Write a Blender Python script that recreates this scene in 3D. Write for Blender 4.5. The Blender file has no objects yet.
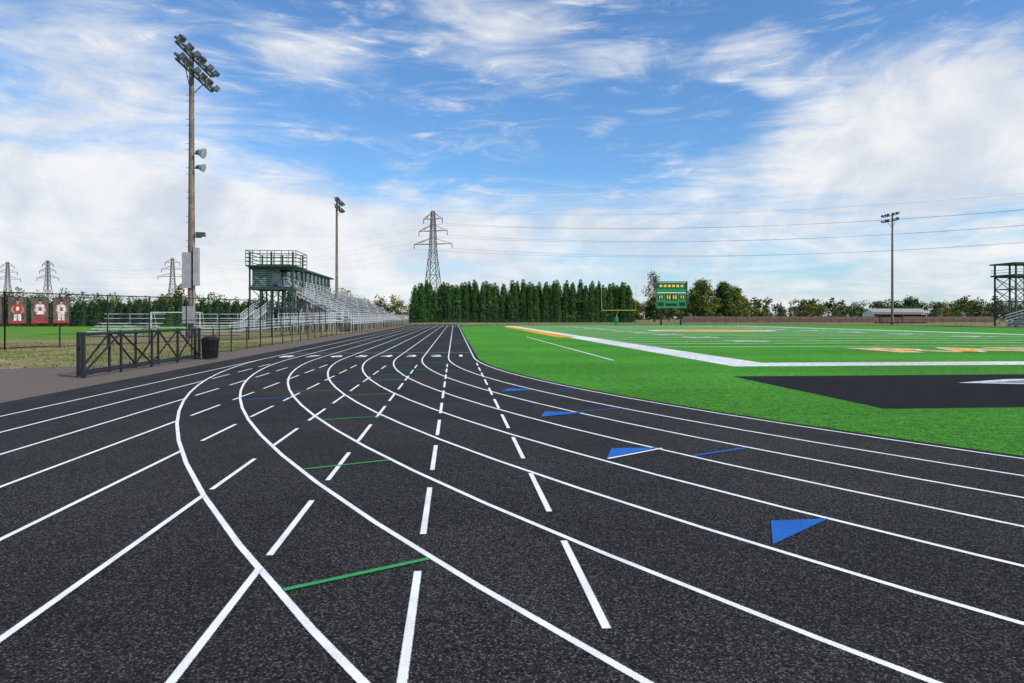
import bpy, math, random
import numpy as np
from mathutils import Vector
random.seed(7); rng=np.random.default_rng(7)
sc=bpy.context.scene
rad=math.radians
# ------------------------------------------------------------------ helpers
class N:
    def __init__(s,nt): s.nt=nt
    def n(s,t,**k):
        nd=s.nt.nodes.new(t)
        for a,b in k.items(): setattr(nd,a,b)
        return nd
    def l(s,a,b): s.nt.links.new(a,b)
    def inp(s,sock,v):
        if isinstance(v,bpy.types.NodeSocket): s.l(v,sock)
        else: sock.default_value=v
    def m(s,op,a,b=0.0,c=0.0,clamp=False):
        nd=s.n('ShaderNodeMath',operation=op,use_clamp=clamp)
        s.inp(nd.inputs[0],a); s.inp(nd.inputs[1],b); s.inp(nd.inputs[2],c)
        return nd.outputs[0]
    def mix(s,f,a,b,bt='MIX'):
        nd=s.n('ShaderNodeMix',data_type='RGBA',blend_type=bt)
        s.inp(nd.inputs[0],f); s.inp(nd.inputs[6],a); s.inp(nd.inputs[7],b)
        return nd.outputs[2]
    def noise(s,vec,scale,detail=2,rough=.5,dist=0.):
        nd=s.n('ShaderNodeTexNoise'); s.l(vec,nd.inputs['Vector'])
        nd.inputs['Scale'].default_value=scale; nd.inputs['Detail'].default_value=detail
        nd.inputs['Roughness'].default_value=rough; nd.inputs['Distortion'].default_value=dist
        return nd.outputs[0]
    def mr(s,v,a,b,c=0.,d=1.,smooth=True):
        nd=s.n('ShaderNodeMapRange',interpolation_type='SMOOTHSTEP' if smooth else 'LINEAR')
        s.inp(nd.inputs[0],v)
        for i,x in enumerate((a,b,c,d)): nd.inputs[i+1].default_value=x
        return nd.outputs[0]
def c4(c): return (c[0],c[1],c[2],1.0)
def newmat(name):
    m=bpy.data.materials.new(name); m.use_nodes=True
    nt=m.node_tree; b=nt.nodes['Principled BSDF']
    g=N(nt); tc=g.n('ShaderNodeTexCoord')
    return m,g,b,tc
def basic(name,col,rough=.6,metal=0.,var=.18,scale=3.,bump=0.,spec=.4):
    m,g,b,tc=newmat(name)
    v=g.noise(tc.outputs['Object'],scale,4,.6)
    f=g.mr(v,.3,.7,1-var,1+var)
    mu=g.n('ShaderNodeVectorMath',operation='SCALE'); mu.inputs[0].default_value=col[:3]; g.l(f,mu.inputs['Scale'])
    g.l(mu.outputs[0],b.inputs['Base Color'])
    b.inputs['Roughness'].default_value=rough; b.inputs['Metallic'].default_value=metal
    b.inputs['Specular IOR Level'].default_value=spec
    if bump>0:
        bn=g.n('ShaderNodeBump'); bn.inputs['Strength'].default_value=bump; bn.inputs['Distance'].default_value=.02
        g.l(v,bn.inputs['Height']); g.l(bn.outputs[0],b.inputs['Normal'])
    return m
class MB:
    def __init__(s): s.v=[];s.f=[];s.mi=[];s.uv=[]
    def face(s,pts,mi=0,uv=None):
        i=len(s.v); s.v+= [tuple(p) for p in pts]; s.f.append(tuple(range(i,i+len(pts)))); s.mi.append(mi)
        s.uv.append(uv or [(0,0)]*len(pts))
    def box(s,x0,x1,y0,y1,z0,z1,mi=0):
        P=[(x0,y0,z0),(x1,y0,z0),(x1,y1,z0),(x0,y1,z0),(x0,y0,z1),(x1,y0,z1),(x1,y1,z1),(x0,y1,z1)]
        for q in ((0,3,2,1),(4,5,6,7),(0,1,5,4),(1,2,6,5),(2,3,7,6),(3,0,4,7)): s.face([P[k] for k in q],mi)
    def beam(s,a,b,w,mi=0,n=4,w2=None,caps=True):
        a=Vector(a);b=Vector(b);d=(b-a)
        if d.length<1e-6:return
        d.normalize(); up=Vector((0,0,1)) if abs(d.z)<.95 else Vector((0,1,0))
        u=d.cross(up).normalized(); v=u.cross(d).normalized(); w2=w if w2 is None else w2
        k=1/math.cos(math.pi/n) if n==4 else 1
        def ring(c,r): return [c+(u*math.cos(t)+v*math.sin(t))*r*k*.5 for t in [2*math.pi*(i+.5)/n for i in range(n)]]
        A=ring(a,w);B=ring(b,w2)
        for i in range(n):
            j=(i+1)%n; s.face([A[i],A[j],B[j],B[i]],mi)
        if caps: s.face(A[::-1],mi); s.face(B,mi)
    def ribbon(s,pts,w,z,mi=0,closed=False):
        n=len(pts);L=[];R=[]
        for i,p in enumerate(pts):
            if closed: a=pts[(i-1)%n];b=pts[(i+1)%n]
            else: a=pts[max(i-1,0)];b=pts[min(i+1,n-1)]
            dx=b[0]-a[0];dy=b[1]-a[1];l=math.hypot(dx,dy); nx,ny=-dy/l*w/2,dx/l*w/2
            L.append((p[0]+nx,p[1]+ny,z));R.append((p[0]-nx,p[1]-ny,z))
        for i in range(n if closed else n-1):
            j=(i+1)%n; s.face([R[i],R[j],L[j],L[i]],mi,[(1,0),(1,1),(2,1),(2,0)])
    def obj(s,name,mats,smooth=False):
        me=bpy.data.meshes.new(name); me.from_pydata(s.v,[],s.f)
        for m in mats: me.materials.append(m)
        me.polygons.foreach_set('material_index',s.mi)
        if smooth: me.polygons.foreach_set('use_smooth',[True]*len(s.f))
        ul=me.uv_layers.new(name='UVMap')
        ul.data.foreach_set('uv',[c for f in s.uv for p in f for c in p])
        me.update(); o=bpy.data.objects.new(name,me); sc.collection.objects.link(o); return o
def leafobj(name,C,size,mats,mi,extra=None,flat=0.0):
    n=len(C)
    a=rng.normal(size=(n,3)); a/=np.linalg.norm(a,axis=1)[:,None]
    b=rng.normal(size=(n,3)); b-= (a*b).sum(1)[:,None]*a; b/=np.linalg.norm(b,axis=1)[:,None]
    s=np.asarray(size)[:,None]
    V=np.stack([C-a*s-b*s*.35,C+a*s*.2-b*s*.6,C+a*s+b*s*.3,C-a*s*.1+b*s*.6],1).reshape(-1,3)
    F=np.arange(4*n).reshape(n,4)
    v=V.tolist(); f=F.tolist(); m=list(map(int,mi))
    if extra:
        o=len(v); v+=extra.v; f+=[[i+o for i in q] for q in extra.f]; m+=extra.mi
    me=bpy.data.meshes.new(name); me.from_pydata(v,[],f)
    for x in mats: me.materials.append(x)
    me.polygons.foreach_set('material_index',m); me.update()
    o=bpy.data.objects.new(name,me); sc.collection.objects.link(o); return o
# ------------------------------------------------------------------ materials
def track_mat():
    m,g,b,tc=newmat('black_rubber_track'); P=tc.outputs['Object']
    big=g.noise(P,.35,3,.6); mid=g.noise(P,9,3,.65); fine=g.noise(P,62,2,.8)
    vo=g.n('ShaderNodeTexVoronoi'); g.l(P,vo.inputs['Vector']); vo.inputs['Scale'].default_value=95
    wn=g.n('ShaderNodeTexWhiteNoise'); g.l(vo.outputs['Position'],wn.inputs['Vector'])
    spk=g.mr(wn.outputs[0],.74,1.0,0,1); drk=g.mr(wn.outputs[0],0,.3,.35,1)
    base=g.mix(g.mr(fine,.35,.65),(.0035,.0031,.0027,1),(.036,.034,.031,1))
    base=g.mix(g.mr(mid,.3,.75,0,.35),base,(.019,.018,.0168,1))
    base=g.mix(g.m('MULTIPLY',spk,.5),base,(.17,.165,.155,1))
    f=g.m('MULTIPLY',g.mr(big,.3,.7,.80,1.22),drk); sc_=g.n('ShaderNodeVectorMath',operation='SCALE'); g.l(base,sc_.inputs[0]); g.l(f,sc_.inputs['Scale'])
    g.l(sc_.outputs[0],b.inputs['Base Color']); b.inputs['Roughness'].default_value=.8; b.inputs['Specular IOR Level'].default_value=.10
    bn=g.n('ShaderNodeBump'); bn.inputs['Strength'].default_value=1; bn.inputs['Distance'].default_value=.008
    g.l(fine,bn.inputs['Height']); g.l(bn.outputs[0],b.inputs['Normal'])
    return m
def paint_mat(name,col,wear=.40):
    m,g,b,tc=newmat(name); P=tc.outputs['Object']
    fine=g.noise(P,100,2,.8); mid=g.noise(P,3,3,.6)
    v=g.m('ADD',fine,g.m('MULTIPLY',mid,.35))
    hole=g.mr(v,wear,wear+.13,0,1)
    sp=g.n('ShaderNodeSeparateXYZ'); g.l(tc.outputs['UV'],sp.inputs[0])
    e=g.m('ABSOLUTE',g.m('SUBTRACT',sp.outputs[0],1.5))
    edge=g.m('MULTIPLY',g.m('GREATER_THAN',g.m('ADD',e,g.m('MULTIPLY',fine,.34)),.60),g.m('LESS_THAN',e,.6))
    hole=g.m('MULTIPLY',hole,g.m('SUBTRACT',1.0,g.m('MULTIPLY',edge,.85)))
    dirt=g.mr(mid,.3,.75,.85,1.05)
    s_=g.n('ShaderNodeVectorMath',operation='SCALE'); s_.inputs[0].default_value=col; g.l(dirt,s_.inputs['Scale'])
    c=g.mix(hole,(.03,.03,.03,1),s_.outputs[0])
    g.l(c,b.inputs['Base Color']); b.inputs['Roughness'].default_value=.8; b.inputs['Specular IOR Level'].default_value=.2
    bn=g.n('ShaderNodeBump'); bn.inputs['Strength'].default_value=1; bn.inputs['Distance'].default_value=.005
    g.l(fine,bn.inputs['Height']); g.l(bn.outputs[0],b.inputs['Normal'])
    return m
def turf_mat(name,ca,cb,stripes=False):
    m,g,b,tc=newmat(name); P=tc.outputs['Object']
    fine=g.noise(P,30,4,.85); mid=g.noise(P,5.0,4,.75); big=g.noise(P,.16,2,.6)
    c=g.mix(g.mr(fine,.36,.64),c4(ca),c4(cb))
    f=g.m('MULTIPLY',g.mr(mid,.32,.68,.70,1.24),g.mr(big,.3,.7,.9,1.12))
    if stripes:
        sp=g.n('ShaderNodeSeparateXYZ'); g.l(P,sp.inputs[0])
        st=g.m('FRACT',g.m('DIVIDE',g.m('SUBTRACT',sp.outputs[1],39.0),9.144))
        f=g.m('MULTIPLY',f,g.mr(st,.495,.505,.93,1.05))
    s_=g.n('ShaderNodeVectorMath',operation='SCALE'); g.l(c,s_.inputs[0]); g.l(f,s_.inputs['Scale'])
    g.l(s_.outputs[0],b.inputs['Base Color']); b.inputs['Roughness'].default_value=.8; b.inputs['Specular IOR Level'].default_value=.08
    bn=g.n('ShaderNodeBump'); bn.inputs['Strength'].default_value=1; bn.inputs['Distance'].default_value=.04
    g.l(fine,bn.inputs['Height']); g.l(bn.outputs[0],b.inputs['Normal'])
    return m
def ground_mat():
    m,g,b,tc=newmat('ground_grass'); P=tc.outputs['Object']
    a=g.noise(P,.05,4,.65); d=g.noise(P,.45,5,.7); e=g.noise(P,14,4,.8)
    c=g.mix(g.mr(e,.3,.7),(.05,.08,.014,1),(.20,.23,.055,1))
    c=g.mix(g.mr(g.m('ADD',a,g.m('MULTIPLY',d,.7)),.72,.93,0,.85),c,g.mix(g.mr(e,.3,.7),(.20,.14,.07,1),(.42,.33,.19,1)))
    g.l(c,b.inputs['Base Color']); b.inputs['Roughness'].default_value=.9; b.inputs['Specular IOR Level'].default_value=.1
    bn=g.n('ShaderNodeBump'); bn.inputs['Distance'].default_value=.05; g.l(e,bn.inputs['Height']); g.l(bn.outputs[0],b.inputs['Normal'])
    return m
def fence_mat(name,col,pitch=.055,wire=.085):
    m,g,b,tc=newmat(name)
    sp=g.n('ShaderNodeSeparateXYZ'); g.l(tc.outputs['UV'],sp.inputs[0])
    def w(op):
        fr=g.m('FRACT',g.m('DIVIDE',g.m(op,sp.outputs[0],sp.outputs[1]),pitch))
        return g.m('LESS_THAN',fr,wire)
    a=g.m('MAXIMUM',w('ADD'),w('SUBTRACT'))
    b.inputs['Base Color'].default_value=c4(col); b.inputs['Roughness'].default_value=.5
    g.l(a,b.inputs['Alpha'])
    return m
M_track=track_mat()
M_white=paint_mat('white_track_paint',(.82,.82,.80))
M_green=paint_mat('green_track_paint',(.04,.31,.08))
M_blue=paint_mat('blue_track_paint',(.015,.12,.44))
M_turf=turf_mat('infield_turf',(.010,.070,.005),(.115,.43,.036),True)
M_twhite=turf_mat('white_turf',(.52,.54,.52),(.88,.88,.87))
M_torange=turf_mat('orange_turf',(.55,.26,.02),(.88,.45,.03))
M_tblack=turf_mat('black_turf',(.005,.005,.005),(.026,.025,.024))
M_tgrey=turf_mat('grey_turf',(.2,.21,.24),(.36,.37,.42))
M_ground=ground_mat()
M_path=basic('path_asphalt',(.135,.108,.094),.9,0,.35,16,.4,.1)
M_pole=basic('weathered_pole',(.17,.128,.095),.75,0,.3,1.5,.3)
M_galv=basic('galvanised_steel',(.38,.38,.38),.5,.4,.15,2)
M_pyl=basic('weathered_lattice_steel',(.13,.12,.115),.6,.2,.2,1)
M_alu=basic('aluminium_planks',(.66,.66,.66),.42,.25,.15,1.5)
M_alud=basic('aluminium_dark_parts',(.36,.36,.37),.5,.3,.2,1.5)  # darker grey aluminium for risers, frames and supports
M_black=basic('black_powder_coat',(.012,.012,.013),.45,0,.2,5)
M_dkgreen=basic('dark_green_steel',(.022,.062,.038),.5,0,.25,2)
M_green2=basic('team_green_paint',(.01,.20,.07),.5,0,.1,2)
M_glass=basic('tinted_glass',(.02,.025,.03),.12,0,.1,1)
M_lamp=basic('lamp_housing',(.075,.075,.075),.5,.2,.2,3)
M_lens=basic('lamp_lens',(.35,.37,.38),.15,.1,.1,2)
M_gold=basic('goal_post_yellow',(.55,.38,.05),.4,0,.08,2)
M_wp=basic('white_paint',(.75,.75,.73),.5,0,.06,2)
M_roof=basic('brown_roof',(.17,.10,.07),.8,0,.2,3)
M_bark=basic('bark',(.11,.085,.065),.9,0,.3,4,.4)
M_fence=fence_mat('black_chain_link',(.015,.015,.016))
M_fence3=fence_mat('gate_chain_link',(.015,.015,.016),wire=.035)
M_fence2=fence_mat('galvanised_chain_link',(.35,.35,.35),wire=.06)
M_slat=basic('brown_windscreen',(.13,.085,.06),.8,0,.2,1.)
M_orange=basic('orange_paint',(.6,.16,.04),.5,0,.1,2)
M_red=basic('banner_red',(.26,.03,.025),.6,0,.3,9)
M_jersey=basic('banner_jersey',(.52,.48,.46),.6,0,.35,9)
M_bdark=basic('banner_background',(.085,.06,.05),.6,0,.5,5)
M_skin=basic('banner_skin_tone',(.34,.19,.13),.6)
M_amber=basic('score_amber',(.75,.55,.06),.5)
def leafm(name,c,t=.25):
    m,g,b,tc=newmat(name)
    v=g.noise(tc.outputs['Object'],.35,2,.6)
    f=g.mr(v,.3,.7,.7,1.3); s_=g.n('ShaderNodeVectorMath',operation='SCALE'); s_.inputs[0].default_value=c; g.l(f,s_.inputs['Scale'])
    g.l(s_.outputs[0],b.inputs['Base Color']); b.inputs['Roughness'].default_value=.7; b.inputs['Specular IOR Level'].default_value=.15
    return m
L_dark=leafm('foliage_dark',(.035,.06,.016)); L_mid=leafm('foliage_mid',(.065,.115,.022)); L_lite=leafm('foliage_light',(.12,.185,.035))
L_br=leafm('foliage_autumn',(.24,.125,.04)); L_ye=leafm('foliage_yellow',(.24,.20,.04))
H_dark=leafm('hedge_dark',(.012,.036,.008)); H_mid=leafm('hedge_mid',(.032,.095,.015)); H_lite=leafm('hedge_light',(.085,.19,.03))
# ------------------------------------------------------------------ ground sheets
W=1.067; X0=.826; R0=43.27; YC=29.78; YF=118.0; CX=X0+R0
g_=MB(); g_.face([(-3000,-1500,0),(3000,-1500,0),(3000,4500,0),(-3000,4500,0)]); g_.obj('ground',[M_ground])
def stadium(R,n=96):
    p=[]
    for i in range(n+1):
        t=math.pi*i/n; p.append((CX-R*math.cos(t),YC-R*math.sin(t)))
    for i in range(n+1):
        t=math.pi*i/n; p.append((CX+R*math.cos(t),YF+R*math.sin(t)))
    return p
t_=MB()
t_.face([(-8.95,-25,.004),(16,-25,.004),(16,3,.004),(.9,12,.004),(.9,165,.004),(-8.95,165,.004)])
O=stadium(R0+8*W);I=stadium(R0-.3);n=len(O)
for i in range(n):
    j=(i+1)%n; t_.face([(*O[i],.006),(*O[j],.006),(*I[j],.006),(*I[i],.006)])
t_.obj('running_track',[M_track])
f_=MB(); f_.face([(x,y,.012) for x,y in stadium(R0-.16)]); f_.obj('infield_turf',[M_turf])
p_=MB()
edge=[]
yy=150.
while yy>29: edge.append((-11.05+.10*math.sin(yy*1.7)+.06*math.sin(yy*4.1),yy,.003)); yy-=.7
for q in np.linspace(0,1,60):
    xx=-11.2-q*48.8; base=29-(1-math.exp(-q*22))*6.0
    edge.append((xx,base+.10*math.sin(xx*3.1)+.07*math.sin(xx*7.7),.003))
p_.face([(-60,-25,.003),(-8.95,-25,.003),(-8.95,150,.003)]+edge)
p_.obj('asphalt_path',[M_path])
# worn dirt / dead grass patches on the verge, scattered small tufts and clods
def clumpfield(name,n,xr,yr,mats,hs,dens):
    C=[];S_=[];MI=[]
    k=0
    while k<n:
        x=rng.uniform(*xr);y=rng.uniform(*yr)
        if dens(x,y)<rng.random(): 
            k+=.2; continue
        C.append((x,y,rng.uniform(.01,hs))); S_.append(rng.uniform(.02,.05)); MI.append(rng.integers(0,len(mats))); k+=1
    leafobj(name,np.array(C),np.array(S_),mats,np.array(MI))
M_dirt,gd,bd,td=newmat('dry_dirt_grass')
ed=gd.noise(td.outputs['Object'],9,5,.8); ld_=gd.noise(td.outputs['Object'],.9,5,.7)
cd_=gd.mix(gd.mr(ed,.35,.65),(.20,.145,.075,1),(.44,.35,.21,1)); gd.l(cd_,bd.inputs['Base Color']); bd.inputs['Roughness'].default_value=.95
sp_=gd.n('ShaderNodeSeparateXYZ'); gd.l(td.outputs['UV'],sp_.inputs[0])
al=gd.mr(gd.m('ADD',gd.m('ADD',ld_,gd.m('MULTIPLY',ed,.4)),gd.m('MULTIPLY',sp_.outputs[0],-.75)),.20,.42,0,1); gd.l(al,bd.inputs['Alpha'])
d_=MB(); n=40
for i in range(n):
    t0,t1=2*math.pi*i/n,2*math.pi*(i+1)/n; c=(-20.5,28.4,.005)
    P_=lambda t:(-20.5+8.2*math.cos(t),28.4+4.6*math.sin(t),.005)
    d_.face([c,P_(t0),P_(t1)],0,[(0,0),(1,0),(1,0)])
d_.obj('dirt_patch',[M_dirt])
clumpfield('verge_grass_tufts',9000,(-34,-11.2),(24,48),[L_mid,L_lite,L_ye],.06,lambda x,y:1.0)
L=MB()
for k in range(9): L.ribbon(stadium(R0+k*W),.056,.008,0,True)
L.obj('track_lane_lines',[M_white])
S=MB(); R8=R0+8*W
starts={0:3.75,1:3.2,2:5.1,3:7.1,4:9.9}
for k in range(9):
    x=X0-k*W; tc=YC-math.sqrt(max(R8**2-(R0+k*W)**2,0))
    if k<8:
        t=starts.get(k,tc+.6)
        while t+1.5<YC-3.5:
            S.ribbon([(x,t),(x,t+1.5)],.056,.0105); t+=2.3
        S.ribbon([(x,-20),(x,tc)],.056,.0105)
        S.ribbon([(x,YF+1),(x,164)],.056,.0105)
    else:
        S.ribbon([(x,-20),(x,YC)],.056,.0105); S.ribbon([(x,YF+1),(x,164)],.056,.0105)
S.obj('straightaway_lines',[M_white])
K=MB()
def pol(k,th):
    r=R0+k*W; t=rad(th); return (CX-r*math.cos(t),YC-r*math.sin(t))
def bar(k0,k1,th,w,mi,z=.013):
    K.ribbon([pol(k0,th),pol(k1,th)],w,z,mi)
for i,th in enumerate((29.3,25.5,21.3,17.2,13.1,9.0,5.0)): bar(8-i-.97,8-i-.03,th,.055,1)
K.face([(2.62,5.62,.013),(2.36,5.03,.013),(3.13,5.64,.013)],2)
K.face([(1.83,8.28,.013),(2.65,8.90,.013),(2.02,8.90,.013)],2); K.ribbon([(1.83,8.24),(2.67,8.84)],.05,.0145,0)
K.face([(1.46,11.80,.013),(2.32,12.29,.013),(1.62,12.48,.013)],2)
K.face([(1.05,15.9,.013),(1.9,16.2,.013),(1.3,16.6,.013)],2)
for i,th in enumerate((27.5,22.5,18.0)): bar(2-i+.03,2-i+.97,th,.06,2)
for i,(th,mi) in enumerate(((17.2,2),(15.8,1),(13.2,2),(11.0,2),(8.6,1),(6.5,2))):
    k=6-i; bar(k+.03,k+.97,th,.07,mi)
for k in range(8):
    x=X0-(k+.5)*W
    K.ribbon([(x-.5,33.5),(x+.5,33.5)],.08,.013,0)
    if k%2==0: K.face([(x-.45,46,.013),(x+.45,46,.013),(x,46.8,.013)],2)
    K.ribbon([(x-.5,52),(x+.5,52)],.06,.013,1 if k%2 else 0)
    if k in (1,2,4,5): K.ribbon([(x-.5,24),(x+.5,24)],.05,.0145,1 if k in(2,5) else 2)
K.obj('relay_zone_marks',[M_white,M_green,M_blue])
def flattext(name,txt,x,y,z,h,mat,sx=1.,off=0.,rz=0.):
    cu=bpy.data.curves.new(name,'FONT'); cu.body=txt; cu.align_x='CENTER'; cu.align_y='CENTER'; cu.offset=off; cu.size=1
    o=bpy.data.objects.new(name,cu); sc.collection.objects.link(o)
    dg=bpy.context.evaluated_depsgraph_get(); me=bpy.data.meshes.new_from_object(o.evaluated_get(dg))
    bpy.data.objects.remove(o); me.materials.clear(); me.materials.append(mat)
    while me.uv_layers: me.uv_layers.remove(me.uv_layers[0])
    ob=bpy.data.objects.new(name,me); sc.collection.objects.link(ob)
    ob.location=(x,y,z); ob.scale=(h*sx,h,1); ob.rotation_euler=(0,0,rz); return ob
M_white2=basic('white_number_paint',(.80,.80,.78),.8,0,.08,20,0,.2)
par=bpy.data.objects.new('lane_numbers',None); sc.collection.objects.link(par)
for k in range(8):
    o=flattext('number_%d'%(k+1),str(k+1),X0-(k+.5)*W,30.8,.013,1.9,M_white2,.55,.02); o.parent=par
F=MB(); E0=23.3; E1=25.1; SX0=9.55; SX1=11.35; FX=54.4
def rect(x0,x1,y0,y1,z,mi): F.face([(x0,y0,z),(x1,y0,z),(x1,y1,z),(x0,y1,z)],mi)
rect(SX0,SX1,E0,134,.015,0); rect(SX1,FX,E0,E1,.015,0); rect(FX,FX+1.8,E0,134,.015,0); rect(SX1,FX,132.2,134,.015,0)
y=39.0;i=0
while y<128:
    hw=.13+.0025*(y-39)
    rect(SX1,FX,y-hw,y+hw,.018,0)
    if i<18:
        for q in range(1,5):
            yy=y+q*.9144
            for hx in (SX1+.1,26.2,37.4,FX-.8): rect(hx,hx+.6,yy-.06,yy+.06,.018,0)
    y+=4.572;i+=1
rect(SX0-.9,SX0+.75,58,125,.021,1)
rect(6.15,6.27,27,60,.015,0)
F.obj('field_markings',[M_twhite,M_torange])
par=bpy.data.objects.new('yard_numbers',None); sc.collection.objects.link(par)
for i,t in enumerate(('10','20','30','40','50','40','30','20','10')):
    for x in (20.5,45.):
        o=flattext('yard_%d_%d'%(i,x),t,x,39+9.144*(i+1),.024,3.4,M_twhite,1.,.02,rad(90 if x>30 else -90)); o.parent=par
par=bpy.data.objects.new('end_zone_lettering',None); sc.collection.objects.link(par)
o=flattext('letters_outline','RAIDERS',33,34.0,.024,6.2,M_twhite,1.0,.05); o.parent=par
o=flattext('letters_fill','RAIDERS',33,34.0,.028,6.2,M_torange,1.0,.012); o.parent=par
ml=MB(); c=[(32+8*math.cos(t),85+6*math.sin(t),.030) for t in np.linspace(0,2*math.pi,40)[:-1]]; ml.face(c,0)
c=[(32+6.6*math.cos(t),85+4.8*math.sin(t),.034) for t in np.linspace(0,2*math.pi,40)[:-1]]; ml.face(c,1)
ml.obj('midfield_logo',[M_twhite,M_torange])
B=MB(); B.face([(7.9,12.3,.015),(26,12.3,.015),(26,19.4,.015),(7.9,19.4,.015)],0)
B.face([(12.9,17.0,.018),(15.5,16.1,.018),(19.5,15.6,.018),(19.5,18.0,.018),(15.0,17.9,.018)],2)
B.face([(13.7,17.0,.021),(15.7,16.4,.021),(19.3,15.9,.021),(19.3,17.6,.021),(15.2,17.5,.021)],1)
B.obj('black_turf_pad',[M_tblack,M_tgrey,M_twhite])
# ------------------------------------------------------------------ light poles
def lightpole(x,y,H,arms=(22.9,21.6),half=4.,n=6,extras=False,face=1,name='stadium_light_pole'):
    m=MB()
    m.beam((x,y,0),(x,y,H),.62,0,14,.36)
    m.beam((x,y,0),(x,y,.5),.9,1,14,.9)
    for za in arms:
        m.beam((x+.25*face,y-half,za),(x+.25*face,y+half,za),.13,1)
        for i in range(n):
            yy=y-half+.2+(2*half-.4)*i/(n-1)
            if abs(yy-y)<.3: yy=y+.75
            a=Vector((x+.35*face,yy,za+.30))
            d=Vector((.72*face,.35*math.sin(i*2.3+za),-.50)).normalized()
            m.beam((x+.25*face,yy,za),tuple(a),.07,1)
            m.beam(a-d*.30,a,.22,1,8,.26); m.beam(a,a+d*.30,.26,1,12,.60,caps=False)
            m.beam(a+d*.29,a+d*.32,.56,2,12,.56)
            m.beam(a+d*.28+Vector((0,0,.25)),a+d*.66+Vector((0,0,.18)),.44,1,4,.38)
    m.beam((x+.25*face,y-half*.5,arms[-1]),(x,y,arms[-1]-1.6),.06,1); m.beam((x+.25*face,y+half*.5,arms[-1]),(x,y,arms[-1]-1.6),.06,1)
    if extras:
        for z,s in ((15.2,1),(14.0,.8)):
            m.beam((x,y,z),(x+.9,y-.2,z),.08,1)
            m.beam((x+.45,y-.3,z),(x+.75,y-.3,z+.05),.3*s,1,8,.5*s); m.beam((x+.75,y-.3,z+.05),(x+1.1,y-.35,z-.05),.5*s,3,10,.9*s)
        m.beam((x,y,8.3),(x+.8,y,8.3),.08,1); m.box(x+.4,x+1.1,y-.3,y+.1,8.35,8.7,1)
        m.box(x-.5,x+.10,y-.75,y-.32,4.1,7.0,3); m.box(x+.3,x+.7,y-.5,y-.1,4.3,7.4,3)
        m.box(x-.45,x+.4,y-.8,y-.32,1.2,2.6,3); m.beam((x+.3,y-.3,0),(x+.3,y-.3,7.6),.09,3,8)
        for z in range(3,22): m.beam((x-.42,y-.1,z+.5*(z%2)),(x+.3,y-.1,z+.5*(z%2)),.03,1)
    m.obj(name,[M_pole,M_lamp,M_lens,M_galv])
lightpole(-21.6,59.8,23.4,extras=True)
lightpole(-21.7,132.2,23.8,half=3.6,n=5)
lightpole(102.8,157,26.2,arms=(25.6,24.3),half=3,n=5,face=-1)
# ------------------------------------------------------------------ grandstand
G=MB(); rows=13; gy0,gy1=96.,190.; ax=-14.2; dx=.76; dz=.40; z0=1.1
for r in range(rows):
    xr=ax-r*dx; zr=z0+r*dz
    G.box(xr-.30,xr,gy0,gy1,zr+.40,zr+.45,0)
    G.box(xr-.02,xr+.42,gy0,gy1,zr-.03,zr,0)
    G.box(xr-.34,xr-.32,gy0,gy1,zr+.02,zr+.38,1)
yy=gy0
while yy<=gy1:
    for r in range(0,rows,3):
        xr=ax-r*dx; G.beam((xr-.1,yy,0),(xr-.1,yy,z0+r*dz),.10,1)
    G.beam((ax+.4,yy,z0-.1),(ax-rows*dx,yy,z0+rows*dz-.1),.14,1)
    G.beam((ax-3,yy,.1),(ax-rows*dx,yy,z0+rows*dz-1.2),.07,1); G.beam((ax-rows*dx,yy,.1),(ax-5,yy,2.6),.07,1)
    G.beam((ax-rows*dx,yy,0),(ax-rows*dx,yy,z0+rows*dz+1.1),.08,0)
    yy+=3.0
bx=ax-rows*dx; bz=z0+rows*dz
for h in (.1,.4,.7,1.05): G.beam((bx,gy0,bz+h),(bx,gy1,bz+h),.05,0)
G.box(ax+.5,ax+2.1,gy0-12,gy1,z0-.06,z0,0); G.box(ax+2.1,ax+2.14,gy0-12,gy1,z0-.25,z0+.02,0)
for yy in np.arange(gy0-12,gy1,2.0): G.beam((ax+2.08,yy,0),(ax+2.08,yy,z0+1.1),.055,0)
for h in (.3,.55,.8,1.1): G.beam((ax+2.08,gy0-12,z0+h),(ax+2.08,gy1,z0+h),.04,0)
for yq in (gy0-.05,):
    for h in (.55,.8,1.1,1.4): G.beam((ax+.4,yq,z0+h),(bx,yq,bz+h-.3),.06,0)
    for r in range(0,rows+1,1):
        xr=ax-r*dx; G.beam((xr,yq,z0+r*dz-.1),(xr,yq,z0+r*dz+1.15),.05,0)
for yq in (112,128,144,160,176):
    for r in range(1,rows,3): 
        xr=ax-r*dx; zr=z0+r*dz; G.beam((xr,yq,zr),(xr,yq,zr+1.),.05,0); G.beam((xr,yq,zr+1.),(xr-dx*1.6,yq,zr+1.+dz*1.6),.05,0)
for s_,(xa,ya,za,xb,yb,zb) in enumerate(((-26,84,.1,-14.2,84,1.1),(-26.,88,1.15,-26.,96,3.0),(-22.,90,1.15,-14.2,90,1.3))):
    for off in (0,1.5):
        o1=(0,off) if s_!=1 else (off,0)
        for h in (0,.35,.65,1.0): G.beam((xa+o1[0],ya+o1[1],za+h),(xb+o1[0],yb+o1[1],zb+h),.06 if h else .16,0)
        for q in np.linspace(0,1,11):
            px=xa+(xb-xa)*q+o1[0];py=ya+(yb-ya)*q+o1[1];pz=za+(zb-za)*q; G.beam((px,py,0),(px,py,pz+1.0),.05,0)
G.face([(-26,84,.15),(-14.2,84,1.12),(-14.2,85.5,1.12),(-26,85.5,.15)],0)
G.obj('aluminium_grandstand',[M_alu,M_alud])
P=MB(); x0,x1=-28.4,-24.4; y0,y1=98,142
P.box(x0,x1,y0+7,y1,6.3,6.5,0); P.box(x0,x1,y0+7,y1,6.502,7.5,0)
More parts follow.
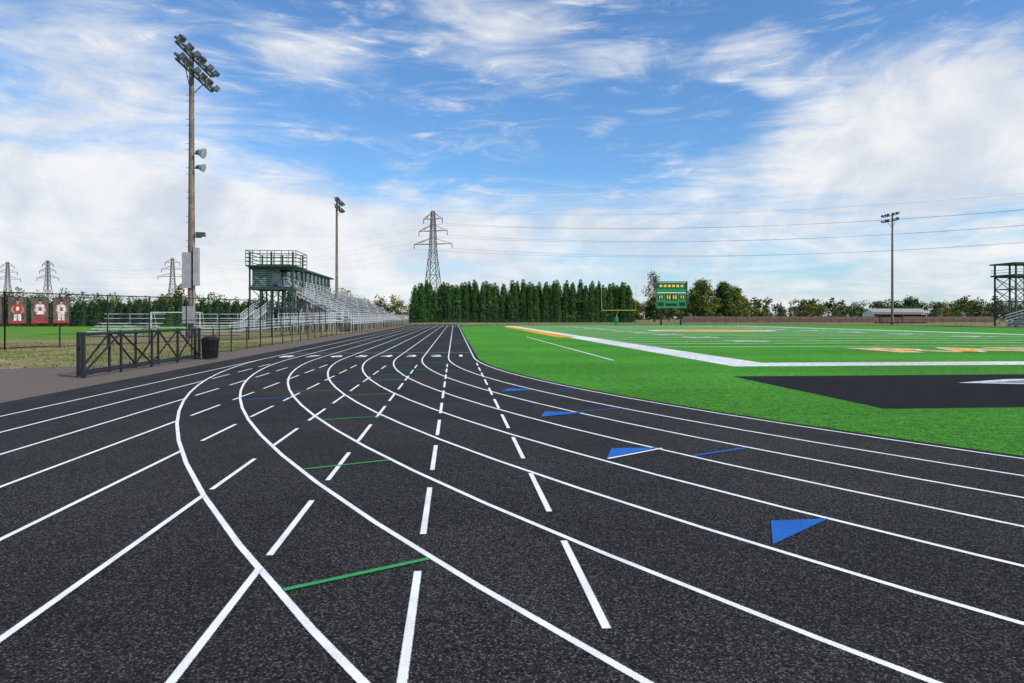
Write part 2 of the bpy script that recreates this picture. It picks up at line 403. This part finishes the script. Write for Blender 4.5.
P.box(x0-.3,x1+.5,y0+6.8,y1+.4,9.2,9.45,0)
P.box(x0+.2,x1-.15,y0+7.2,y1-.2,7.5,9.2,1)
for yy in np.arange(y0+7,y1+.1,3.45): P.box(x1-.18,x1-.02,yy-.12,yy+.12,7.5,9.2,0); P.beam((x0+.2,yy,0),(x0+.2,yy,6.3),.2,0); P.beam((x1-.3,yy,0),(x1-.3,yy,6.3),.2,0)
P.box(x0+.02,x1-.02,y0+7.02,y0+7.16,7.5,9.2,0)
P.obj('press_box',[M_dkgreen,M_glass])
T=MB(); tx0,tx1,ty0,ty1=-26.6,-21.1,94.,100.
for xx in (tx0,(tx0+tx1)/2,tx1):
    for yy in (ty0,ty1): T.beam((xx,yy,0),(xx,yy,10.3),.2,0)
for zz in (3.0,5.6,8.3):
    T.box(tx0-.1,tx1+.1,ty0-.15,ty0-.11,zz-.28,zz,0); T.box(tx0-.1,tx1+.1,ty1+.11,ty1+.15,zz-.28,zz,0)
    T.box(tx1+.1,tx1+.14,ty0-.1,ty1+.1,zz-.28,zz,0); T.box(tx0-.14,tx0-.1,ty0-.1,ty1+.1,zz-.28,zz,0)
T.box(tx0-.4,tx1+.5,ty0-.5,ty1+.4,8.32,8.5,0); T.box(tx0,tx1,ty0,ty1,5.62,5.72,0)
for (a,b,c_,d) in ((0,3,1,5.6),(1,3,0,5.6),(0,5.6,1,8.2),(1,5.6,0,8.2),(0,0,1,3),(1,0,0,3)):
    for yy in (ty0,ty1):
        xs=(tx0,(tx0+tx1)/2,tx1)
        T.beam((xs[a],yy,b),(xs[c_],yy,d),.09,0); T.beam((xs[a+1],yy,b),(xs[c_+1],yy,d),.09,0)
    ys=(ty0,ty1); T.beam((tx1,ys[a],b),(tx1,ys[c_],d),.09,0)
for h in (9.0,9.5,10.0,10.4):
    T.beam((tx0-.4,ty0-.5,h),(tx1+.5,ty0-.5,h),.08,0); T.beam((tx1+.5,ty0-.5,h),(tx1+.5,ty1+.4,h),.08,0); T.beam((tx0-.4,ty0-.5,h),(tx0-.4,ty1+.4,h),.08,0); T.beam((tx0-.4,ty1+.4,h),(tx1+.5,ty1+.4,h),.08,0)
for q in range(8):
    xx=tx0-.4+(tx1-tx0+.9)*q/7; T.beam((xx,ty0-.5,8.5),(xx,ty0-.5,10.4),.07,0); T.beam((xx,ty1+.4,8.5),(xx,ty1+.4,10.4),.07,0)
T.box(tx0+.2,tx0+2.6,ty0+.4,ty1-.5,5.73,8.25,1)
for q in range(9): T.box(tx0+.25,tx0+2.55,ty0+.36,ty0+.395,5.85+q*.26,5.97+q*.26,0)
for q in range(14): T.box(tx1+.6,tx1+1.5,ty0+q*.4,ty0+q*.4+.3,.3+q*.4,.34+q*.4,2)
T.beam((tx1+1.5,ty0,1.2),(tx1+1.5,ty0+5.6,6.8),.06,2); T.beam((tx1+.6,ty0,.2),(tx1+.6,ty0+5.6,5.8),.15,2)
T.obj('filming_tower',[M_dkgreen,M_alud,M_galv])
R=MB(); rx0,rx1,ry0,ry1=102.3,108.3,120.,125.
for xx in (rx0,(rx0+rx1)/2,rx1):
    for yy in (ry0,ry1): R.beam((xx,yy,0),(xx,yy,11.6),.24,0)
for k in range(4):
    za,zb=k*2.3,(k+1)*2.3
    xs=(rx0,(rx0+rx1)/2,rx1)
    for yy in (ry0,ry1):
        for j in (0,1): R.beam((xs[j],yy,za),(xs[j+1],yy,zb),.10,0); R.beam((xs[j+1],yy,za),(xs[j],yy,zb),.10,0)
        R.beam((rx0,yy,zb),(rx1,yy,zb),.16,0)
    R.beam((rx0,ry0,za),(rx0,ry1,zb),.1,0); R.beam((rx0,ry0,zb),(rx0,ry1,zb),.16,0)
R.box(rx0-.5,rx1+.5,ry0-.5,ry1+.5,9.3,9.6,0); R.box(rx0-.6,rx1+.6,ry0-.6,ry1+.6,11.5,11.75,0)
for h in (10.0,10.5): R.beam((rx0-.4,ry0-.4,h),(rx1+.4,ry0-.4,h),.08,0); R.beam((rx0-.4,ry0-.4,h),(rx0-.4,ry1+.4,h),.08,0)
R.obj('camera_scaffold_tower',[M_dkgreen])
V=MB()
for r in range(7):
    xr=99+r*.76; zr=.3+r*.36
    V.box(xr,xr+.3,88,118,zr+.4,zr+.45,0); V.box(xr-.42,xr,88,118,zr-.03,zr,0); V.box(xr+.31,xr+.33,88,118,zr+.02,zr+.38,1)
for yy in np.arange(88,118.1,3):
    V.beam((98.6,yy,.2),(104.4,yy,2.8),.1,1); V.beam((104.4,yy,0),(104.4,yy,3.9),.08,0); V.beam((101,yy,0),(101,yy,1.2),.08,1)
for h in (3.2,3.55,3.9): V.beam((104.4,88,h),(104.4,118,h),.05,0)
for h in (.5,1.,1.5,2.): V.beam((98.6,118.1,h),(104.4,118.1,h+1.6),.06,0)
V.obj('visitor_bleachers',[M_alu,M_alud])
def portable(x0,x1,y):
    m=MB()
    for r in range(5):
        yr=y+r*.7; zr=.15+r*.24
        m.box(x0,x1,yr,yr+.28,zr+.28,zr+.32,0); m.box(x0,x1,yr-.35,yr-.05,zr,zr+.03,0)
    for xx in np.arange(x0+.3,x1,1.9):
        m.beam((xx,y-.3,.08),(xx,y+3.2,1.3),.07,1); m.beam((xx,y-.3,.05),(xx,y+3.3,.05),.07,1); m.beam((xx,y+3.2,0),(xx,y+3.2,2.0),.05,1); m.beam((xx,y+1.4,.05),(xx,y+1.4,.7),.05,1)
    for h in (1.6,2.0): m.beam((x0,y+3.2,h),(x1,y+3.2,h),.045,0)
    m.obj('portable_bleachers',[M_alu,M_alud])
portable(-31.5,-26.2,63); portable(-24.8,-19.4,66)
# ------------------------------------------------------------------ fences
def fence(name,pts,h,sp,mats,post=.06,top=True,mid=False,panel_z0=.03):
    m=MB(); u=0
    for a,b in zip(pts[:-1],pts[1:]):
        l=math.hypot(b[0]-a[0],b[1]-a[1]); n=max(1,int(round(l/sp)))
        m.face([(a[0],a[1],panel_z0),(b[0],b[1],panel_z0),(b[0],b[1],h),(a[0],a[1],h)],1,[(u,0),(u+l,0),(u+l,h),(u,h)]); u+=l
        for i in range(n+1):
            q=i/n; x=a[0]+(b[0]-a[0])*q;y=a[1]+(b[1]-a[1])*q
            m.beam((x,y,0),(x,y,h+.05),post,0,8)
        if top: m.beam((*a,h),(*b,h),post*.7,0,6)
        if mid: m.beam((*a,h*.5),(*b,h*.5),post*.6,0,6)
        m.beam((*a,.08),(*b,.08),post*.4,0,4)
    return m.obj(name,mats)
fence('chain_link_fence',[(-10.9,30.2),(-11.2,200)],1.15,2.6,[M_black,M_fence])
fence('tall_chain_link_fence',[(-36,30.5),(-23.3,38.5),(-15.5,54.5),(-14.4,80)],3.0,2.9,[M_black,M_fence],.08,True,True)
arc=[(CX+(R0+13)*math.cos(t),YF+(R0+13)*math.sin(t)) for t in np.linspace(0,math.pi*.98,28)]
fence('perimeter_fence',[(CX+R0+13,60)]+arc,1.2,3.,[M_black,M_fence])
m=MB()
for i,x in enumerate(np.arange(62,150,3.)):
    m.box(x,x+2.9,186,186.06,.25,1.9,1); m.beam((x-.05,186.03,0),(x-.05,186.03,2.1),.09,0,6)
m.obj('windscreen_fence',[M_black,M_slat])
def gate(xa,ya,xb,yb,h=1.22,bays=5):
    m=MB(); a=Vector((xa,ya,0));b=Vector((xb,yb,0)); d=(b-a)/bays; Z=Vector((0,0,1))
    w=.08
    for z in (.14,h): m.beam(a+Z*z,b+Z*z,w,0,8)
    for i in range(bays+1):
        p=a+d*i; m.beam(p+Z*0.0,p+Z*(h+.06),.11 if i in(0,bays) else w,0,8)
    for i in range(bays):
        p=a+d*i;q=a+d*(i+1)
        if i%2==0: m.beam(p+Z*.14,q+Z*h,w*.8,0,8)
        else: m.beam(p+Z*h,q+Z*.14,w*.8,0,8)
    l=(b-a).length
    m.face([a+Z*.14,b+Z*.14,b+Z*h,a+Z*h],1,[(0,0),(l,0),(l,h),(0,h)])
    m.obj('track_gate',[M_black,M_fence3])
gate(-10.66,20.9,-10.55,29.6); gate(-10.28,20.4,-10.25,29.2,bays=4)
m=MB(); cx,cy=-9.85,29.3
for i in range(24):
    t=2*math.pi*i/24; m.beam((cx+.27*math.cos(t),cy+.27*math.sin(t),.05),(cx+.31*math.cos(t),cy+.31*math.sin(t),.80),.045,0)
for z,r in ((.05,.54),(.4,.60),(.8,.66)): m.beam((cx,cy,z),(cx,cy,z+.05),r,0,24,r)
m.beam((cx,cy,.08),(cx,cy,.78),.50,0,20,.56); m.beam((cx,cy,.85),(cx,cy,.93),.66,0,24,.42)
m.obj('trash_can',[M_black])
def banner(q,i):
    A=Vector((-23.3,38.5,0)); Bv=Vector((-15.5,54.5,0)); A0=Vector((-36,30.5,0))
    d=(A-A0).normalized() if q<0 else (Bv-A).normalized()
    o=A+d*q; nrm=Vector((d.y,-d.x,0)); m=MB()
    def pt(u,z,e): return o+d*u+nrm*(.06+e)+Vector((0,0,z))
    def poly(P_,e,mi): m.face([pt(u,z,e) for u,z in P_],mi)
    w=1.0; s=random.uniform(-.05,.05)
    poly([(0,1.35),(w,1.35),(w,2.78),(0,2.78)],0,0)
    poly([(.03,1.38),(w-.03,1.38),(w-.03,2.75),(.03,2.75)],.004,5)
    poly([(.03,1.38),(w-.03,1.38),(w-.03,1.50+s),(.03,1.56-s)],.008,1)
    poly([(.30,1.52),(.46,1.52),(.49,1.9),(.32,1.9)],.012,1 if i%2 else 3); poly([(.54,1.52),(.70,1.52),(.68,1.9),(.51,1.9)],.012,1 if i%2 else 3)
    poly([(.28,1.86),(.72,1.86),(.79,2.22),(.74,2.36),(.58,2.43),(.42,2.43),(.26,2.36),(.21,2.22)],.016,1 if i%3==1 else 3)
    poly([(.24,2.30),(.14,2.06),(.30,1.90),(.35,1.96),(.24,2.08),(.31,2.28)],.020,4); poly([(.76,2.30),(.86,2.06),(.70,1.90),(.65,1.96),(.76,2.08),(.69,2.28)],.020,4)
    poly([(.42,2.05),(.58,2.05),(.58,2.26),(.42,2.26)],.020,3 if i%3==1 else 1)
    poly([(.45,2.38),(.55,2.38),(.55,2.46),(.45,2.46)],.020,4)
    m.face([pt(.5+.085*math.cos(t),2.54+.115*math.sin(t),.024) for t in np.linspace(0,2*math.pi,16)[:-1]],4)
    m.face([pt(.5+.095*math.cos(t),2.57+.11*math.sin(t),.027) for t in np.linspace(0,math.pi,10)],0)
    m.obj('player_banner',[M_black,M_red,M_orange,M_jersey,M_skin,M_bdark])
for i,q in enumerate((-4.6,-3.4,-2.2,-1.1,.1,1.3,2.5)): banner(q,i)
m=MB(); sx,sy=-46.5,112.
for xx in (sx,sx+7.3): m.beam((xx,sy,0),(xx,sy,2.44),.14,0,8); m.beam((xx,sy,2.44),(xx,sy+1,2.44),.07,0,8); m.beam((xx,sy+1,2.44),(xx,sy+2.2,0),.07,0,8)
m.beam((sx,sy,2.44),(sx+7.3,sy,2.44),.14,0,8); m.beam((sx,sy+2.2,.05),(sx+7.3,sy+2.2,.05),.07,0,8)
m.face([(sx,sy+2.2,0),(sx+7.3,sy+2.2,0),(sx+7.3,sy+1,2.44),(sx,sy+1,2.44)],1,[(0,0),(7.3,0),(7.3,2.7),(0,2.7)])
m.obj('soccer_goal',[M_wp,M_fence2])
m=MB(); m.face([(-150,56,.006),(-30,56,.006),(-30,170,.006),(-150,170,.006)],0); m.obj('practice_field',[turf_mat('practice_grass',(.05,.15,.012),(.17,.36,.04))])
m=MB(); gx,gy=32,134.5
m.beam((gx,gy+1.8,0),(gx,gy+1.8,2.2),.14,0,12); m.beam((gx,gy+1.8,2.2),(gx,gy,3.05),.14,0,12)
m.beam((gx-3.4,gy,3.05),(gx+3.4,gy,3.05),.11,0,12)
for s in (-1,1): m.beam((gx+s*3.4,gy,3.05),(gx+s*3.4,gy,8.0),.08,0,12)
m.box(gx-.3,gx+.3,gy+1.5,gy+2.1,.02,1.8,1)
m.obj('football_goal_post',[M_gold,M_green2])
m=MB(); bx,by=45.4,143.7; w=3.3
for s in (-.8,.8): m.beam((bx+s*w*.8,by+.3,0),(bx+s*w*.8,by+.3,8.8),.32,3)
m.box(bx-w,bx+w,by-.15,by+.15,3.6,9.0,0)
m.box(bx-w+.2,bx+w-.2,by-.19,by-.152,6.75,6.9,1)
m.box(bx-w+.2,bx+w-.2,by-.2,by-.152,7.75,8.75,2)
m.box(bx-1.3,bx+1.3,by-.2,by-.152,5.3,6.5,3)
for sx_ in (-1,1): 
    m.box(bx+sx_*2.3-.6,bx+sx_*2.3+.6,by-.2,by-.152,5.5,6.4,3)
    m.box(bx+sx_*2.3-.6,bx+sx_*2.3+.6,by-.2,by-.152,4.1,4.8,3)
    for k in (-.25,.25): m.box(bx+sx_*2.3+k-.12,bx+sx_*2.3+k+.12,by-.22,by-.202,5.65,6.25,4)
for k in (-.9,-.4,.4,.9): m.box(bx+k-.14,bx+k+.14,by-.22,by-.202,5.5,6.3,4)
m.box(bx-1.2,bx+1.2,by-.2,by-.152,4.1,4.6,3)
for k in range(6): m.box(bx-2.6+k*.9,bx-2.0+k*.9,by-.23,by-.201,8.0,8.5,4)
for sgn in (-1,1): m.box(bx+sgn*w-(.10),bx+sgn*w+.10,by-.24,by+.2,3.5,9.1,2)
m.box(bx-w-.12,bx+w+.12,by-.24,by+.2,9.101,9.22,2)
m.obj('scoreboard',[M_green2,M_wp,M_dkgreen,M_black,M_amber])
m=MB(); m.box(186,210,296,306,0,3.6,0)
m.face([(185,295.5,3.6),(211,295.5,3.6),(211,301,5.6),(185,301,5.6)],1); m.face([(185,306.5,3.6),(211,306.5,3.6),(211,301,5.6),(185,301,5.6)],1); m.face([(186,296,3.6),(186,306,3.6),(186,301,5.5)],0)
for x in np.arange(188,209,3.2): m.box(x,x+1.5,295.93,295.99,1.2,2.6,2)
m.obj('field_house',[M_wp,M_galv,M_glass])
for (xa,ya) in ((118,186),(127,189)):
    m=MB(); m.box(xa,xa+7,ya+2.2,ya+2.4,0,2.6,0); m.box(xa,xa+.2,ya,ya+2.2,0,2.4,0); m.box(xa+6.8,xa+7,ya,ya+2.2,0,2.4,0)
    m.face([(xa-.4,ya-.6,2.5),(xa+7.4,ya-.6,2.5),(xa+7.4,ya+2.7,3.2),(xa-.4,ya+2.7,3.2)],1); m.box(xa+.3,xa+6.7,ya+1.4,ya+1.8,.45,.52,0)
    for q in (0.3,3.5,6.7): m.beam((xa+q,ya,0),(xa+q,ya,2.6),.12,0)
    m.obj('dugout',[M_slat,M_roof])
# ------------------------------------------------------------------ power pylons and wires
def pylon(x,y,H,yaw=0.,hw=4.5,arm=9.5,th=.32):
    m=MB(); c,s=math.cos(yaw),math.sin(yaw)
    def T(p): return (x+p[0]*c-p[1]*s,y+p[0]*s+p[1]*c,p[2])
    def wd(z):
        q=z/H
        return hw*(1-q/.62)+1.5*(q/.62) if q<.62 else 1.5-(q-.62)/.38*.8
    lv=[0,.16,.3,.42,.53,.62,.70,.76,.82,.88,.93,1.0]
    for a,b in zip(lv[:-1],lv[1:]):
        za,zb=a*H,b*H;wa,wb=wd(za),wd(zb)
        cs=[(-1,-1),(1,-1),(1,1),(-1,1)]
        for i in range(4):
            p,q=cs[i],cs[(i+1)%4]
            m.beam(T((p[0]*wa,p[1]*wa,za)),T((p[0]*wb,p[1]*wb,zb)),th)
            m.beam(T((p[0]*wa,p[1]*wa,za)),T((q[0]*wb,q[1]*wb,zb)),th*.55); m.beam(T((q[0]*wa,q[1]*wa,za)),T((p[0]*wb,p[1]*wb,zb)),th*.55)
            m.beam(T((p[0]*wb,p[1]*wb,zb)),T((q[0]*wb,q[1]*wb,zb)),th*.55)
    ends=[]
    for q,l in ((.70,1.),(.82,.75),(.93,.5)):
        z=q*H; w=wd(z)
        for sg in (-1,1):
            e=T((sg*arm*l,0,z))
            for yy in (-w,w): m.beam(T((sg*w,yy,z)),e,th*.7); m.beam(T((sg*w,yy,z+.05*H)),e,th*.6)
            m.beam(T((sg*(w+arm*l)*.5,0,z)),T((sg*(w+arm*l)*.5,0,z+.022*H)),th*.5)
            i=T((sg*arm*l,0,z-2.2)); m.beam(e,i,.35); ends.append(i)
    ends.append(T((0,0,H)))
    m.obj('transmission_pylon',[M_pyl]); return ends
e1=pylon(-9.9,331,51.5,rad(-20)); e2=pylon(270,215,52,rad(-65)); e3=pylon(-330,600,48,rad(-10))
pylon(-201,520,44,rad(10)); e5=pylon(-373,620,48,rad(10))
wm=MB()
def wire(a,b,sag,w=.06,n=26):
    a=Vector(a);b=Vector(b);pr=None
    for i in range(n+1):
        t=i/n;p=a.lerp(b,t);p.z-=4*sag*t*(1-t)
        if pr: wm.beam(pr,p,w,0,4,None,False)
        pr=p
for i,(a,b) in enumerate(zip(e1,e2)): wire(a,b,7+.35*(i%2),.06 if i<6 else .04)
for a,b in zip(e3[:6],e1[:6]): wire(a,b,10,.025)
wm.obj('power_lines',[M_lamp])
# ------------------------------------------------------------------ vegetation
def hedge(name,xa,xb,yh,H0,rr0,step,nl,pal,hv=.06):
    C=[];S_=[];MI=[];tr=MB()
    x=xa
    while x<xb:
        for row in (0,1):
            hx=x+rng.uniform(-.2,.2)*step+row*step*.5; hy=yh+row*rr0*.9+rng.uniform(-.4,.4)
            H=H0*(1+rng.normal()*hv+(0.04 if row else 0))*(1+.03*math.sin(x*.21))
            r0=rr0*rng.uniform(.85,1.15); n=nl; pw=rng.uniform(.42,.66)
            q=rng.random(n)**.8; z=.05+q*(H-.05); r=r0*np.clip(1-q,0.015,1)**pw
            th=rng.uniform(0,2*math.pi,n); lob=1+.12*np.sin(3*th+x)+.10*np.sin(z*2.1+th*2+x)+.08*np.sin(z*5+th)
            rr=r*lob*(1-.3*rng.random(n)**1.8)
            C.append(np.stack([hx+rr*np.cos(th),hy+rr*np.sin(th),z],1)); S_.append(rng.uniform(.12,.33,n)*(1-.35*q))
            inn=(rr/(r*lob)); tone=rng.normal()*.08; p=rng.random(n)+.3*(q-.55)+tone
            MI.append(np.where(inn<.78,0,np.where(p<.22,0,np.where(p<.64,1,2))))  # painted shade: inner leaves dark, higher leaves lighter as sunlit tips
            for j in range(5):
                a,b=j/5*.92,(j+1)/5*.92
                tr.beam((hx,hy,a*H),(hx,hy,b*H),2*r0*.76*(1-a)**.6,0,9,2*r0*.76*(1-b)**.6,False)
        x+=step*rng.uniform(.75,1.25)
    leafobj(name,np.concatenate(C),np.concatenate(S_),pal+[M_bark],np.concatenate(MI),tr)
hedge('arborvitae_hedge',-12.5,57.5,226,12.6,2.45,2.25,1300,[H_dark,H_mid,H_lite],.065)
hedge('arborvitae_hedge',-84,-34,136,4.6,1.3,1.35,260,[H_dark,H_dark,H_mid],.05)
def tree(x,y,H,cr,n=5000,pal=(L_dark,L_mid,L_lite),name='deciduous_tree',zb=.1,ls=.30,dens=1.):
    tr=MB(); tr.beam((x,y,0),(x+.2,y,H*.3),H*.035,3,8,H*.026); tr.beam((x+.2,y,H*.3),(x,y,H*.7),H*.026,3,8,H*.008)
    cl=[];nc=34
    for i in range(nc):
        t=i*2.399+rng.uniform(-.3,.3); q=(i+.5)/nc; z=H*(zb+.10+q*(.90-zb-.10)); k=math.sin(min(1,(1-q)*1.25+.12)*math.pi*.5)
        rr=cr*k*rng.uniform(.25,.85); c=Vector((x+rr*math.cos(t),y+rr*math.sin(t),z)); cl.append((c,cr*rng.uniform(.26,.42)))
        b=Vector((x+.1,y,max(H*.15,z-H*.14-rr*.25))); md=b.lerp(c,.5)+Vector((0,0,-.03*H)); tr.beam(b,md,H*.012,3,5,H*.008); tr.beam(md,c,H*.008,3,5,H*.002)
        for _ in range(3):
            e=c+Vector(rng.normal(size=3))*cr*.22; tr.beam(md.lerp(c,.6),e,H*.004,3,4,H*.0015)
    C=[];S_=[];MI=[]
    for c,r in cl:
        k=int(n/nc*rng.uniform(.6,1.3)*dens)
        d=rng.normal(size=(k,3)); d/=np.linalg.norm(d,axis=1)[:,None]; rr=r*rng.random(k)**.45*(1+.25*np.sin(d[:,0]*7+d[:,2]*5))
        C.append(np.array(c)+d*rr[:,None]*np.array([1,1,.8])); S_.append(rng.uniform(.6,1.25,k)*ls)
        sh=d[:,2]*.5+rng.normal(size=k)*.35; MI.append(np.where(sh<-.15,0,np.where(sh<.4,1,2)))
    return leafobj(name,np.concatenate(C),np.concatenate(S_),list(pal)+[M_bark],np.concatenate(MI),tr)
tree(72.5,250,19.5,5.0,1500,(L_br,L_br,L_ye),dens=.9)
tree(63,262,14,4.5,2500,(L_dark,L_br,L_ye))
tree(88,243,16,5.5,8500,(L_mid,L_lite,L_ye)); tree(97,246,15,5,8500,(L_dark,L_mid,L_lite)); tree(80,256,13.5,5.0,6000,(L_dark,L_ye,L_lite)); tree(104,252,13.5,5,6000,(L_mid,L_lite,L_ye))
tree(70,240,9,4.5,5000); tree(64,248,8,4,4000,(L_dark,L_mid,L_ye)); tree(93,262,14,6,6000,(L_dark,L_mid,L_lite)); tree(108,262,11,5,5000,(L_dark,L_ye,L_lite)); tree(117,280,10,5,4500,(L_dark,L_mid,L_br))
def treeline(name,pts,h0,h1,spacing,pal,n=420,ls=.42):
    C=[];S_=[];MI=[];tr=MB()
    for a,b in zip(pts[:-1],pts[1:]):
        l=math.hypot(b[0]-a[0],b[1]-a[1]); k=int(l/spacing)
        for i in range(k):
            q=(i+rng.random())/k; x=a[0]+(b[0]-a[0])*q+rng.normal()*2; y=a[1]+(b[1]-a[1])*q+rng.normal()*8
            H=rng.uniform(h0,h1)*(1+.18*math.sin(i*.35)); cr=H*rng.uniform(.35,.5); mcol=rng.integers(0,len(pal)-1,2)
            tr.beam((x,y,0),(x,y,H*.6),H*.03,len(pal),5,H*.015)
            for j in range(9):
                t=rng.uniform(0,6.28); zc=H*rng.uniform(.06,.82); rr=cr*rng.uniform(0,.9)*(1.1-zc/H*.6); r=cr*rng.uniform(.3,.5)
                d=rng.normal(size=(n//9,3)); d/=np.linalg.norm(d,axis=1)[:,None]
                C.append(np.array([x+rr*math.cos(t),y+rr*math.sin(t),zc])+d*r*rng.random((n//9,1))**.4); S_.append(rng.uniform(.6,1.3,n//9)*ls*H/12)
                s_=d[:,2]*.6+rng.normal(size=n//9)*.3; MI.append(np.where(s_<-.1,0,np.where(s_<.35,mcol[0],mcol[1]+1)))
    C=np.concatenate(C); C[:,2]=np.maximum(C[:,2],.1)
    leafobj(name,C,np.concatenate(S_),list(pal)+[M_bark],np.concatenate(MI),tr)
PAL=[L_dark,L_mid,L_br,L_lite,L_mid,L_ye]
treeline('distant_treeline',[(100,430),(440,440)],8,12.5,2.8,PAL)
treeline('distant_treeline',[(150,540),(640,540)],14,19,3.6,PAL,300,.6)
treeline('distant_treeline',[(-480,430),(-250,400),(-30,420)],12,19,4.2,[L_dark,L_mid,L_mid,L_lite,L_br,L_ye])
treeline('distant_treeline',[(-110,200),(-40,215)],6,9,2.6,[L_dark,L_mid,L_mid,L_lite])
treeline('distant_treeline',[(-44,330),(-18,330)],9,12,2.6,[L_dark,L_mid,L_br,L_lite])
# ------------------------------------------------------------------ sun + sky
el=rad(43); az=rad(128)
sd=Vector((math.sin(az)*math.cos(el),math.cos(az)*math.cos(el),math.sin(el)))
ld=bpy.data.lights.new('sun','SUN'); ld.energy=4.6; ld.angle=rad(.5); ld.color=(1,.93,.82)
lo=bpy.data.objects.new('sun',ld); lo.rotation_euler=(-sd).to_track_quat('-Z','Y').to_euler(); sc.collection.objects.link(lo)
w=bpy.data.worlds.new('World'); sc.world=w; w.use_nodes=True; nt=w.node_tree; g=N(nt)
w.cycles.sampling_method='MANUAL'; w.cycles.sample_map_resolution=256
bg=nt.nodes['Background']; bg.inputs[1].default_value=.12
sky=g.n('ShaderNodeTexSky',sky_type='NISHITA'); sky.sun_disc=False; sky.sun_elevation=el; sky.sun_rotation=az; sky.altitude=50; sky.air_density=1.0; sky.dust_density=.6; sky.ozone_density=1.6
tc=g.n('ShaderNodeTexCoord'); D=tc.outputs['Generated']
sp=g.n('ShaderNodeSeparateXYZ'); g.l(D,sp.inputs[0])
azn=g.m('MULTIPLY',g.m('ARCTAN2',sp.outputs[0],sp.outputs[1]),57.2958); eln=g.m('MULTIPLY',g.m('ARCSINE',sp.outputs[2]),57.2958)
cb=g.n('ShaderNodeCombineXYZ'); g.l(azn,cb.inputs[0]); g.l(eln,cb.inputs[1]); AE=cb.outputs[0]
zz=g.m('ADD',g.m('MAXIMUM',sp.outputs[2],0.0),.12)
cp=g.n('ShaderNodeCombineXYZ'); g.l(g.m('DIVIDE',sp.outputs[0],zz),cp.inputs[0]); g.l(g.m('DIVIDE',sp.outputs[1],zz),cp.inputs[1])
n1=g.noise(cp.outputs[0],1.1,7,.6,.6)
mp=g.n('ShaderNodeMapping'); g.l(AE,mp.inputs[0]); mp.inputs['Rotation'].default_value=(0,0,rad(16)); mp.inputs['Scale'].default_value=(.06,.22,1)
n2=g.noise(mp.outputs[0],1.0,7,.62,1.4)
mp2=g.n('ShaderNodeMapping'); g.l(AE,mp2.inputs[0]); mp2.inputs['Rotation'].default_value=(0,0,rad(20)); mp2.inputs['Scale'].default_value=(.11,.50,1); mp2.inputs['Location'].default_value=(3,9,0)
n3=g.noise(mp2.outputs[0],1.0,7,.66,1.6)
nz=g.m('ADD',g.m('ADD',g.m('MULTIPLY',n1,.5),g.m('MULTIPLY',n2,.7)),g.m('MULTIPLY',n3,.3))
def blob(a,e,sx,sy,rot,wt):
    mpb=g.n('ShaderNodeMapping',vector_type='TEXTURE'); g.l(AE,mpb.inputs[0])
    mpb.inputs['Location'].default_value=(a,e,0); mpb.inputs['Rotation'].default_value=(0,0,rad(rot)); mpb.inputs['Scale'].default_value=(sx,sy,1)
    ln=g.n('ShaderNodeVectorMath',operation='LENGTH'); g.l(mpb.outputs[0],ln.inputs[0])
    return g.mr(ln.outputs['Value'],0,1.,wt,0)
# (azimuth, elevation, half-width, half-height, tilt, weight) in degrees
BL=[(-28,8,27,11,-3,.40),(-27,19,18,8,-10,.28),(-8,18.5,19,4.2,-22,.22),(3,22.5,14,5.5,-14,.28),(13.5,20.3,6,2.6,0,.24),(12.5,14.3,3.2,3.4,20,.16),(22,20,9,3.0,6,.26),(25,17,3,1.5,0,.16),
    (36,12.5,22,10,4,.54),(14,7.5,20,4.5,0,.24),(-8,7,24,6,0,.34),(0,14.8,14,4,-14,-.24),(18,15,12,3.4,8,-.20),(32,23,14,4.5,0,-.16),(-14,25,8,5,-10,-.12)]
acc=g.mr(eln,0,11,.34,0.0)
for b_ in BL: acc=g.m('ADD',acc,blob(*b_))
mask=g.mr(g.m('ADD',nz,acc),.75,1.18,0,.97)
wisp=g.m('MULTIPLY',g.mr(n3,.47,.72,0,.55),g.mr(n2,.38,.60,.15,1))
mask=g.m('MAXIMUM',mask,g.m('ADD',g.m('MULTIPLY',mask,.7),wisp),0,True)
dens=g.mr(g.m('ADD',g.m('MULTIPLY',g.noise(AE,.13,5,.6,.4),.7),g.m('MULTIPLY',n1,.3)),.38,.62,0,1)
cc=g.mix(dens,(5.4,5.9,6.7,1),(7.7,7.75,7.8,1))
skc=g.mix(1.0,sky.outputs[0],(.72,1.09,1.40,1),'MULTIPLY')
mk=g.m('MINIMUM',mask,.97)
fin=g.mix(mk,skc,cc); g.l(fin,bg.inputs[0])
# ------------------------------------------------------------------ camera
cd=bpy.data.cameras.new('camera'); cd.sensor_width=36; cd.lens=24.63; cd.shift_y=-.0237; cd.clip_end=8000; cd.clip_start=.05
co=bpy.data.objects.new('camera',cd); co.location=(0,0,1.70); co.rotation_euler=(rad(90),0,rad(-4.72)); sc.collection.objects.link(co); sc.camera=co
sc.view_settings.view_transform='Standard'; sc.view_settings.look='None'; sc.view_settings.exposure=0
